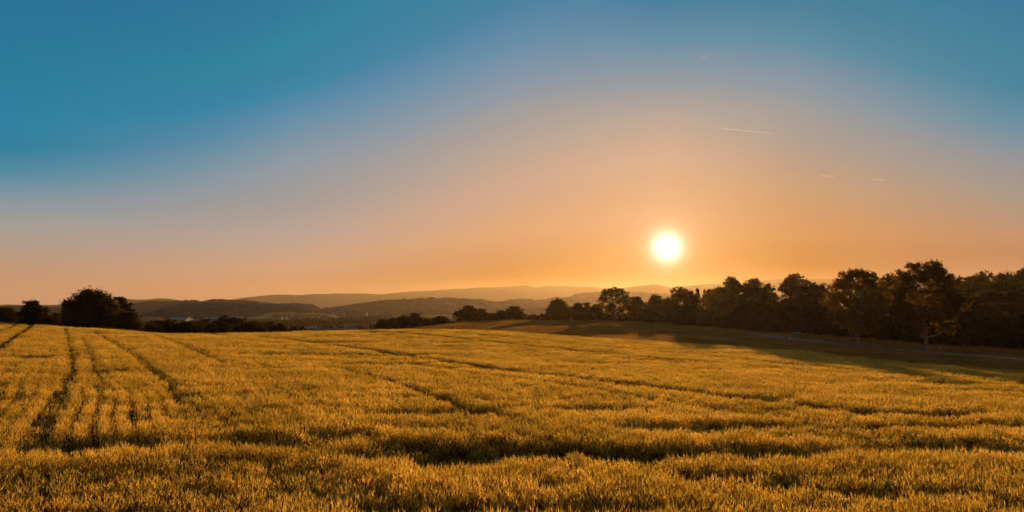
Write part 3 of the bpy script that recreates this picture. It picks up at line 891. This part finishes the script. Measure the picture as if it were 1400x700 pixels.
def grass_tuft(seed, size, n, h):
    rs = np.random.default_rng(seed)
    V, FF, S = [], [], []
    for k in range(n):
        x, y = rs.normal(0, size / 2.6, 2)
        hh = h * rs.uniform(.5, 1.15); a = rs.uniform(0, 6.28); ln = rs.uniform(.1, .55) * hh
        o = Vector((math.cos(a), math.sin(a), 0)); q = Vector((-o.y, o.x, 0)) * .009
        s = Vector((x, y, -.03)); m1 = s + o * ln * .35 + Vector((0, 0, hh * .65)); m2 = s + o * ln + Vector((0, 0, hh))
        b = len(V); V += [s - q, s + q, m1 + q * .8, m1 - q * .8, m2]
        FF += [b, b + 1, b + 2, b + 3, b + 3, b + 2, b + 4]; S += [4, 3]
    return bpy.data.objects.new('grass_tuft', mesh_np('grass_tuft', np.array([tuple(v) for v in V]), FF, S, [M['grass']]))

# -- edge of the wheat field as a function of azimuth
EA = np.array([math.atan2((e[0] - 700) / F, 1) for e in EDGE]); ED = np.array([math.hypot((e[0] - 700) / F, 1) * e[2] for e in EDGE])
def in_field(x, y, pad=0.0):
    return np.hypot(x, y) < np.interp(np.arctan2(x, y), EA, ED) + pad

def seg_dist(px, py, line):
    """distance of points to a polyline, in the plane"""
    d = np.full(len(px), 1e9)
    for (x0, y0), (x1, y1) in zip(line[:-1], line[1:]):
        vx, vy = x1 - x0, y1 - y0
        t = np.clip(((px - x0) * vx + (py - y0) * vy) / (vx * vx + vy * vy + 1e-9), 0, 1)
        d = np.minimum(d, np.hypot(px - x0 - t * vx, py - y0 - t * vy))
    return d

def crop_point(px, py):
    """where a pixel's ray meets the top of the crop"""
    a, b, c = pdir(px, py)
    d = np.linspace(5, 130, 3000)
    h = ground(a * d, d) + CROP * .93 - c * d
    i = np.argmax(h >= 0) if (h >= 0).any() else len(d) - 1
    return a * d[i], d[i]

TRACKS = [  # wheel tracks seen in the photo: (pixels, width in metres)
    ([(44, 444), (22, 457), (0, 472), (-60, 510), (-150, 560)], .6),
    ([(24, 442.5), (0, 452), (-60, 475), (-150, 510)], .35),
    ([(89, 448), (92, 457), (97, 477), (101, 500), (94, 520), (80, 546), (62, 572), (38, 612)], .2),
    ([(113, 462), (121, 478), (128, 495), (135, 515), (136, 535)], .06),
    ([(128, 452), (150, 464), (170, 476), (188, 487), (208, 503), (226, 520), (240, 536), (256, 552)], .18),
    ([(210, 457), (232, 464), (255, 472), (280, 484), (310, 495)], .15),
    ([(350, 459), (400, 464), (450, 470), (520, 479), (570, 487), (640, 497), (700, 506), (790, 515), (900, 528), (1010, 541), (1120, 553), (1220, 562), (1310, 567)], 1.4),
    ([(500, 452), (545, 454), (600, 459), (650, 464), (700, 469), (760, 475), (850, 484), (960, 493), (1100, 505)], 1.5),
    ([(610, 453), (700, 461), (800, 470), (900, 479), (1000, 488), (1120, 500), (1250, 512), (1400, 522)], 1.4),
    ([(900, 476), (1000, 484), (1100, 492), (1250, 506), (1400, 517)], 1.2),
    ([(560, 494), (640, 508), (760, 522), (860, 538), (980, 556), (1100, 573), (1250, 578), (1400, 580)], .30),
    ([(450, 500), (520, 515), (600, 540), (650, 561), (700, 566)], .25),
    ([(980, 577), (1060, 578), (1150, 580), (1290, 577)], .30),
    ([(808, 608), (850, 618), (900, 634), (960, 645), (1040, 657), (1110, 664), (1220, 672)], .45),
    ([(700, 606), (740, 614), (771, 624)], .5),
    ([(125, 582), (128, 600), (130, 612)], .03),
    ([(177, 552), (180, 575)], .03),
]
HOLLOWS = [  # laid or thin crop: centre pixel, half width px, half height px, strength
    (113, 606, 36, 9, 1.0), (190, 602, 26, 8, .85), (255, 600, 30, 6, .8), (320, 598, 48, 6, .95), (400, 604, 40, 7, .6), (90, 612, 12, 10, .7),
    (470, 592, 40, 6, .45), (520, 617, 30, 7, .7), (625, 614, 70, 14, .9), (590, 604, 40, 8, .6), (690, 609, 35, 8, .8), (735, 614, 38, 8, .95), (855, 621, 50, 10, .9),
    (940, 614, 60, 7, .75), (1030, 616, 80, 6, .85), (1240, 609, 60, 7, .85), (1340, 611, 60, 7, .7), (1130, 611, 40, 5, .4),
    (975, 645, 60, 7, .9), (1080, 654, 40, 6, .5), (1180, 671, 60, 6, .8), (1125, 687, 55, 6, .8), (1385, 687, 30, 6, .8), (1300, 668, 50, 6, .5),
    (750, 661, 36, 8, .7), (535, 690, 45, 8, .85), (780, 692, 130, 6, .8), (125, 692, 90, 6, .85), (640, 690, 40, 6, .5), (300, 690, 60, 6, .4),
    (330, 623, 60, 6, .5), (60, 640, 40, 6, .45), (430, 640, 50, 6, .4), (930, 583, 60, 4, .5), (1070, 580, 80, 4, .7), (1250, 563, 60, 3, .8), (1330, 579, 80, 3, .6),
     (640, 560, 60, 3, .4), (820, 556, 60, 3, .4), (1160, 595, 60, 4, .4),
    (585, 452.2, 16, 1.0, .9), (515, 453.6, 30, .8, .6), (300, 457, 14, .8, .6), (470, 467, 40, 1.0, .4),
]
HOLLOWS = [h for h in HOLLOWS]

def crop_depth(x, y, half):
    """0 = full crop, 1 = bare: tracks, hollows and drill rows"""
    z = ground(x, y) + CROP * .9
    cy, sy = math.cos(PITCH), math.sin(PITCH)
    Yc = np.maximum(y * cy + z * sy, .5); Zc = -y * sy + z * cy
    px = 700 + F * x / Yc; py = 350 - F * Zc / Yc
    low = np.zeros(len(x))
    for line, w in TRACKS:
        wl = [crop_point(*p) for p in line]
        dd = seg_dist(x + (vnoise(x * .5, y * .5) - .5) * .2, y, wl)
        near = dd - half * .6 - w * .42
        low = np.maximum(low, np.where(near < 0, 1.0, .45 * np.clip(1 - near / .25, 0, 1)))
    wob = (fbm(x / 1.6, y / 1.6, 3) - .5)
    hol = np.zeros(len(x))
    for cx, cy_, rx, ry, s in HOLLOWS:
        q = np.hypot((px - cx) / (rx * 1.15), (py - cy_) / (ry * 1.1))
        hol = np.maximum(hol, np.minimum(1.0, 1.08 * s) * np.clip(1.42 - q + wob * 2.2, 0, 1))
    # loose uneven stand: long soft waves lying across the view
    wx = x * .95 + y * .30 + 5 * fbm(x / 11, y / 11, 2); wy = y * .95 - x * .30 + 4 * fbm(x / 7 + 31, y / 7, 2)
    wv = fbm(wx / 8.0 + 4, wy / 2.6 + 9, 3)
    hol = np.maximum(hol, np.clip((wv - .62) * 2.4, 0, .35))
    return low, hol

def build_wheat():
    P = []
    for r0, r1, s in ((3.2, 30, .22), (30, 60, .30), (60, 135, .46)):
        g = np.arange(-r1 - 8, r1 + 8, s)
        X, Y = np.meshgrid(g, np.arange(0, r1 + 8, s))
        x = X.ravel() + rng.uniform(-.5, .5, X.size) * s; y = Y.ravel() + rng.uniform(-.5, .5, X.size) * s
        r = np.hypot(x, y); a = np.abs(np.arctan2(x, y))
        w_in = np.ones(len(r)) if r0 < 10 else np.clip((r - r0 + 7) / 14, 0, 1)
        w_out = np.clip((r1 + 7 - r) / 14, 0, 1)
        ok = (rng.random(len(r)) < w_in * w_out) & (r > 3.2) & (a < math.radians(44 if r1 > 40 else 52)) & in_field(x, y)
        P.append(np.stack([x[ok], y[ok], np.full(ok.sum(), s)], 1))
    P = np.vstack(P)
    x, y, s = P.T
    low, hol = crop_depth(x, y, s * .58)
    # drill rows on the left run along the wheel tracks
    wob = .8 * (fbm(x / 14, y / 14, 2) - .5)
    c = .845 * x + .535 * y + wob
    pitch = .50
    rowk = np.clip(-(x + 1) / 12, 0, 1) * np.clip((np.hypot(x, y) - 14) / 12, 0, 1) * np.clip(.25 + 1.6 * (fbm(c / 1.5, (x - y) / 25, 2) - .25), 0, 1)
    off = (np.round(c / pitch) * pitch - c) * .75 * rowk * np.clip((66 - np.hypot(x, y)) / 16, 0, 1)
    x = x + off * .845; y = y + off * .535
    rows = np.zeros(len(x))
    track = low > .99
    keep = (~track | (rng.random(len(x)) < .75)) & (rng.random(len(x)) > hol * .55)
    hx = x * .8 + y * .6; hy = y * .8 - x * .6
    hs = (.95 + .13 * (fbm(hx / 3.2, hy / 2.2, 3) - .5) + .20 * (fbm(hx / .4, hy / .4, 2) - .5)) * (1 - .52 * hol) * np.where(track, .34, 1 - .3 * low) * (1 - .22 * rowk * rows)
    x, y, s, hs, hol = x[keep], y[keep], s[keep], hs[keep], hol[keep]
    n = len(x)
    z = ground(x, y)
    k = s / .29
    scl = np.stack([k, k, hs * rng.uniform(.93, 1.07, n)], 1)
    la = fbm(x / 3, y / 3, 2) * 12
    tilt = .02 + .07 * fbm(x / 1.7 + 40, y / 1.7, 2) + .12 * hol
    rot = np.stack([tilt * np.cos(la), tilt * np.sin(la), rng.uniform(0, 6.28, n)], 1)
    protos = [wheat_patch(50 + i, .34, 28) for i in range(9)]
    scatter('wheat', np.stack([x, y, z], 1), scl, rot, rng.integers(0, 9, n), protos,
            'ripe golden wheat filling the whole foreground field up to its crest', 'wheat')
build_wheat()

def build_grass():
    a = rng.uniform(math.radians(-44), math.radians(44), 330000)
    r = rng.uniform(55, 320, 330000)
    x, y = r * np.sin(a), r * np.cos(a)
    ok = ~in_field(x, y, -.4)
    # none on the road
    dr = seg_dist(x, y, list(zip(RX[::6], RY[::6])))
    ok &= dr > 3.2
    ok &= (r > 0)
    px = 700 + F * x / y
    lim = np.interp(px, [-200, 500, 600, 700, 1000, 1100, 1400], [0, 0, 270, 290, 240, 205, 170])
    ok &= (y < lim)
    x, y, r, dr = x[ok], y[ok], r[ok], dr[ok]
    n = min(len(x), 120000); x, y, r = x[:n], y[:n], r[:n]
    z = ground(x, y)
    s = rng.uniform(.8, 1.5, n) * np.interp(r, [60, 280], [1.0, 2.0])
    hgt = s * (.3 + .75 * fbm(x / 4, y / 2.5, 3)) * np.clip((dr[:n] - 2) / 14, .45, 1) * np.interp(r, [60, 280], [1.0, .55])
    rot = np.stack([rng.normal(0, .1, n), rng.normal(0, .1, n), rng.uniform(0, 6.28, n)], 1)
    protos = [grass_tuft(80 + i, .80, 64, .40) for i in range(6)]
    scatter('meadow_grass', np.stack([x, y, z], 1), np.stack([s, s, hgt], 1), rot, rng.integers(0, 6, n), protos,
            'rough dry grass of the second field, the road verges and the bank under the wood', 'grass')
build_grass()

# ------------------------------------------------------------------ valley: houses, halls, woods
wall_white = plain_mat('house_wall', (0.19, 0.172, 0.15), (0.27, 0.245, 0.215), .6, .9)
roof_red = plain_mat('roof_tile', (0.16, 0.085, 0.055), (0.22, 0.12, 0.08), 1.2, .8)
roof_blue = plain_mat('hall_roof', (0.08, 0.095, 0.09), (0.115, 0.13, 0.12), .3, .6)
house_plaster = plain_mat('house_plaster', (0.28, 0.265, 0.24), (0.38, 0.36, 0.33), .6, .9)
pane = plain_mat('window_glass', (0.03, 0.035, 0.04), (0.04, 0.045, 0.05), 1, .15)
def house(px, d, w, dp, h, rz, label, roofm=roof_red, name='house', group='pale houses of the valley town', cat='house', pitch=.45, z=None):
    x, y, _ = at(px, 430, d)
    g = gz(x, y) if z is None else z
    e = empty(name, (x, y, g), rz)
    a, b = w / 2, dp / 2
    rh = b * pitch * 2
    MB().poly([(-a, -b, -3), (a, -b, -3), (a, b, -3), (-a, b, -3), (-a, -b, h), (a, -b, h), (a, b, h), (-a, b, h), (-a, 0, h + rh), (a, 0, h + rh)],
              [(0, 1, 5, 4), (1, 2, 6, 9, 5), (2, 3, 7, 6), (3, 0, 4, 8, 7), (3, 2, 1, 0)]).build('wall', wall_white if w > 6 else house_plaster, e)
    o_ = .5; t = .25
    mb = MB()
    for sgn in (-1, 1):
        p = [(-a - o_, sgn * (b + o_), h - o_ * rh / b + .02), (a + o_, sgn * (b + o_), h - o_ * rh / b + .02), (a + o_, 0, h + rh + .02), (-a - o_, 0, h + rh + .02)]
        q = [(u, v, c + t) for u, v, c in p]
        fs = [(0, 1, 2, 3), (4, 5, 6, 7), (0, 1, 5, 4), (1, 2, 6, 5), (2, 3, 7, 6), (3, 0, 4, 7)]
        mb.poly(p + q, fs)
    mb.build('roof', roofm, e)
    n = max(2, int(w / 4)) if w > 6 else 0      # the far houses are too small to show windows
    for i in range(n):
        xx = -a + w * (i + .5) / n
        for zz in ([h * .3, h * .72] if h > 5 else [h * .5]):
            MB().box((xx, -b - .03, zz), (1.1, .08, 1.4)).build('window', pane, e)
    tag(e, label, cat, group)
    return e
def zat(py, d): return at(700, py, d)[2]
HLAB = 'small pale house among the cluster of the valley town below the sunlit field strip'
for px, py, w in ((384, 433.6, 5), (390, 432.2, 4.5), (395, 433.9, 5), (405, 432.8, 5), (412, 433.8, 4.5), (377, 432.6, 4.5)):
    house(px, 1050 + (px % 7) * 6, w, 5, 2.2, rs_.uniform(-.6, .6), HLAB, z=zat(py + 2.2, 1050))
for px, py, d, lb in ((487, 436.5, 980, 'pale house alone in the dark valley trees above the white building'),
                      (444, 439.0, 940, 'lone pale house in the dark slope right of the town cluster')):
    house(px, d, 9, 8, 4.5, .3, lb, z=zat(py + 1, d))
for px in (500, 516, 540, 470, 455):
    house(px, 1360, 6, 6, 2.6, rs_.uniform(-.5, .5), 'tiny pale house scattered before the wooded hill across the valley', z=zat(430 + (px % 5) * .7, 1360), group='scattered houses across the valley')
house(484, 640, 7, 8, 5.0, .25, 'white block like building right of the long blue roofed hall', roof_blue, 'commercial_building', 'buildings at the valley bottom', 'building', .12, z=zat(451.5, 640))
house(446, 640, 20, 11, 1.8, .1, 'long blue roofed hall low behind the wheat crest', roof_blue, 'industrial_hall', 'buildings at the valley bottom', 'hall', .15, z=zat(452, 640))
house(471, 660, 9, 9, 1.8, .1, 'small pinkish roofed shed between the long blue roofed hall and white building', roof_red, 'shed', 'buildings at the valley bottom', 'shed', .3, z=zat(450.5, 660))
house(424, 640, 10, 9, 2.6, .1, 'low grey hall at the left end of the valley bottom buildings', roof_blue, 'industrial_hall', 'buildings at the valley bottom', 'hall', .15, z=zat(452, 640))
house(246, 820, 22, 22, 1.0, .05, 'broad blue roofed hall above the left part of the long hedge', roof_blue, 'industrial_hall', 'blue roofed halls above the hedge', 'hall', .12, z=zat(438.6, 820))
house(268, 840, 11, 14, .9, .05, 'smaller grey blue hall beside the broad blue roofed hall', roof_blue, 'industrial_hall', 'blue roofed halls above the hedge', 'hall', .12, z=zat(439.2, 840))
house(293, 860, 22, 14, 1.0, -.05, 'longest pale blue hall showing above the middle of the long hedge', roof_blue, 'industrial_hall', 'blue roofed halls above the hedge', 'hall', .12, z=zat(437.0, 860))
house(322, 880, 16, 14, 1.0, -.05, 'pale hall partly hidden by the tallest hump of the long hedge', roof_blue, 'industrial_hall', 'blue roofed halls above the hedge', 'hall', .12, z=zat(436, 880))

def valley_woods():
    """the far-off trees of the valley floor: one mass of leafy clumps"""
    rs = np.random.default_rng(21)
    pts = []
    for px, py, d, n in ((345, 439, 900, 50), (430, 440, 880, 80), (460, 438, 850, 70), (400, 441, 760, 60), (540, 436, 900, 70), (610, 436, 900, 60), (500, 433, 1100, 70),
                         (700, 433, 1000, 90), (780, 432, 1000, 80), (450, 445, 700, 40), (60, 428, 900, 60), (-100, 428, 900, 60), (250, 434, 1000, 60), (440, 437, 1050, 40)):
        for k in range(n):
            dd = d * rs.uniform(.9, 1.12)
            x, y, z = at(px + rs.normal(0, 26), py + rs.normal(0, 1.5), dd)
            g = gz(x, y)
            h = min(max(z - g, 4), 11) * rs.uniform(.75, 1.1)
            w = rs.uniform(3.0, 6.0)
            c = np.array([x, y, g + h * .5])
            v = rs.normal(size=(90, 3)); v /= np.linalg.norm(v, axis=1)[:, None]
            pts.append(c + v * np.array([w, w, h * .55]) * (rs.random((90, 1)) ** .35) * rs.uniform(.85, 1.1, (90, 1)))
    P = np.vstack(pts)
    v, I = leaf_quads(P, 1.0, rs, aspect=.8)
    o = link('valley_woodland', mesh_np('valley_woodland', v, I, np.full(len(I), 4), [M['leaf_shrub']]))
    tag(o, 'far off woodland and hedges scattered over the hazy valley floor', 'woodland', kind='stuff')
valley_woods()

# lattice mast on the skyline left of the dome tree
def valley_crop(quads, d, dep, n, label):
    rs = np.random.default_rng(int(d) + n)
    (x0, y0), (x1, y1) = quads
    t = rs.random(n); q = rs.random(n)
    P = []
    for a, b in zip(t, q):
        px = x0 + (x1 - x0) * a; top = y0 + (y1 - y0) * a
        x, y, z = at(px, top, d); s = (b - 1.0) * dep
        P.append((x * (1 + s / d), y + s, z + s * .028))
    v, I = leaf_quads(np.array(P), .55, rs, up=1.5, aspect=.9)
    o = link('valley_wheat', mesh_np('valley_wheat', v, I, np.full(len(I), 4), [M['wheat_leaf']]))
    tag(o, label, 'wheat', kind='stuff')
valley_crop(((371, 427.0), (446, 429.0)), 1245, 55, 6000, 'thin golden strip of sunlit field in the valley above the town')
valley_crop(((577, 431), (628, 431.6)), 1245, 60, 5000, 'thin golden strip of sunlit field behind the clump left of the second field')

def mast():
    x, y, z0 = at(81.3, 420.5, 2250); z1 = at(81.3, 408.3, 2250)[2]
    steel = plain_mat('mast_steel', (0.16, 0.14, 0.13), (0.22, 0.2, 0.18), 1, .6)
    e = empty('radio_mast', (x, y, z0 - 6))
    H = z1 - z0 + 6
    mb = MB()
    for sx, sy in ((-1, -1), (1, -1), (1, 1), (-1, 1)):
        mb.tube([(sx * 1.1, sy * 1.1, 0), (sx * .45, sy * .45, H * .85)], [.16, .12], 5)
    for k in range(9):
        t = k / 9; r = 1.1 - .65 * t; zz = H * .85 * t; z2 = H * .85 * (t + 1 / 9); r2 = 1.1 - .65 * (t + 1 / 9)
        for a, b in (((-1, -1), (1, -1)), ((1, -1), (1, 1)), ((1, 1), (-1, 1)), ((-1, 1), (-1, -1))):
            mb.tube([(a[0] * r, a[1] * r, zz), (b[0] * r2, b[1] * r2, z2)], [.08, .08], 4)
    mb.build('lattice', steel, e)
    MB().tube([(0, 0, H * .84), (0, 0, H)], [.22, .12], 6).build('antenna', steel, e)
    tag(e, 'thin radio mast on the grey skyline left of the big dome tree', 'mast')
mast()

# ------------------------------------------------------------------ things in the sky and in the crop
def contrail(a, b, wpx, label, d=15000):
    A = Vector(at(*a, d)); B = Vector(at(*b, d))
    mb = MB()
    K = 14
    r = wpx * d / F / 2
    mb.tube([A.lerp(B, i / K) + Vector((0, 0, math.sin(i * 1.7) * r * .12)) for i in range(K + 1)],
            [r * (1.0 - .75 * i / K) * (.85 + .3 * ((i * 37) % 10) / 10) * (min(1, i / 3 + .15)) for i in range(K + 1)], 8)
    m, nt, N, L, out = new_mat('contrail_ice')
    d_ = N.new('ShaderNodeBsdfDiffuse'); d_.inputs[0].default_value = (.80, .90, 1.0, 1)
    t_ = N.new('ShaderNodeBsdfTranslucent'); t_.inputs[0].default_value = (.80, .92, 1.0, 1)
    tr = N.new('ShaderNodeBsdfTransparent')
    mx = N.new('ShaderNodeMixShader'); mx.inputs[0].default_value = .6
    L.new(d_.outputs[0], mx.inputs[1]); L.new(t_.outputs[0], mx.inputs[2])
    m2 = N.new('ShaderNodeMixShader'); m2.inputs[0].default_value = .8
    L.new(tr.outputs[0], m2.inputs[1]); L.new(mx.outputs[0], m2.inputs[2])
    L.new(m2.outputs[0], out.inputs[0])
    o = mb.build('contrail', m, None, True)
    tag(o, label, 'contrail', 'aircraft trails in the sky')
contrail((982, 175.2), (1059, 182.6), 1.6, 'longest white aircraft trail, high in the sky right of the sun')
contrail((1121, 239.5), (1143, 243), 1.5, 'short white aircraft trail lower right of the longest trail')
contrail((1192, 244.8), (1211, 247), 1.1, 'faintest tiny aircraft trail at the far right of the three')

def wisp():
    rs = np.random.default_rng(9)
    m, nt, N, L, out = new_mat('cloud_wisp')
    t_ = N.new('ShaderNodeBsdfTranslucent'); t_.inputs[0].default_value = (.8, .9, 1.0, 1)
    tr = N.new('ShaderNodeBsdfTransparent')
    mx = N.new('ShaderNodeMixShader'); mx.inputs[0].default_value = .022
    L.new(tr.outputs[0], mx.inputs[1]); L.new(t_.outputs[0], mx.inputs[2]); L.new(mx.outputs[0], out.inputs[0])
    x, y, z = at(962, 78, 14000)
    P = np.array([x, y, z]) + rs.normal(size=(90, 3)) * np.array([85, 60, 40])
    P[:, 2] += (P[:, 0] - x) * .5
    v, I = leaf_quads(P, 30, rs)
    o = link('cloud_wisp', mesh_np('cloud_wisp', v, I, np.full(len(I), 4), [m]))
    tag(o, 'faint scrap of cloud high above the sun, above the longest aircraft trail', 'cloud')
wisp()

def bird(px, py, d):
    x, y, z = at(px, py, d)
    feather = plain_mat('feather', (0.02, 0.02, 0.02), (0.035, 0.03, 0.03), 10, .7)
    e = empty('bird', (x, y, z), .6)
    v = []
    prof = [(-.32, .0), (-.26, .035), (-.12, .075), (.05, .085), (.18, .06), (.25, .052), (.30, .03), (.36, .004)]
    MB().tube([(p, 0, 0) for p, _ in prof], [max(r, .003) for _, r in prof], 10).build('body', feather, e, True)
    for s in (-1, 1):
        MB().poly([(.12, s * .05, .03), (.14, s * .35, .16), (.02, s * .72, .12), (-.06, s * .62, .11), (-.10, s * .32, .13), (-.10, s * .05, .02),
                   (.12, s * .05, .045), (.14, s * .35, .175), (.02, s * .72, .13), (-.06, s * .62, .12), (-.10, s * .32, .145), (-.10, s * .05, .035)],
                  [(0, 1, 4, 5), (1, 2, 3, 4), (6, 11, 10, 7), (7, 10, 9, 8), (0, 6, 7, 1), (1, 7, 8, 2), (2, 8, 9, 3), (3, 9, 10, 4), (4, 10, 11, 5)]).build('wing', feather, e)
    tag(e, 'tiny dark bird flying alone in the pale left part of the sky', 'bird')
bird(301.8, 300.3, 260)

# ------------------------------------------------------------------ the air
def haze():
    X, Y0, Y1, Zb, Zt = 7600, -7500, 7600, -40.0, 238.0
    m, nt, N, L, out = new_mat('haze_air')
    v = N.new('ShaderNodeVolumePrincipled')
    v.inputs['Color'].default_value = (0.95, 0.69, 0.46, 1)
    v.inputs['Density'].default_value = HAZE_DENSITY
    v.inputs['Anisotropy'].default_value = HAZE_G
    L.new(v.outputs[0], out.inputs['Volume'])
    o = MB().box((0, (Y0 + Y1) / 2, (Zb + Zt) / 2), (2 * X, Y1 - Y0, Zt - Zb)).build('haze', m)
    tag(o, 'pale warm haze lying over the valley and the hills', 'haze', kind='stuff')
    return o
HZ = haze()
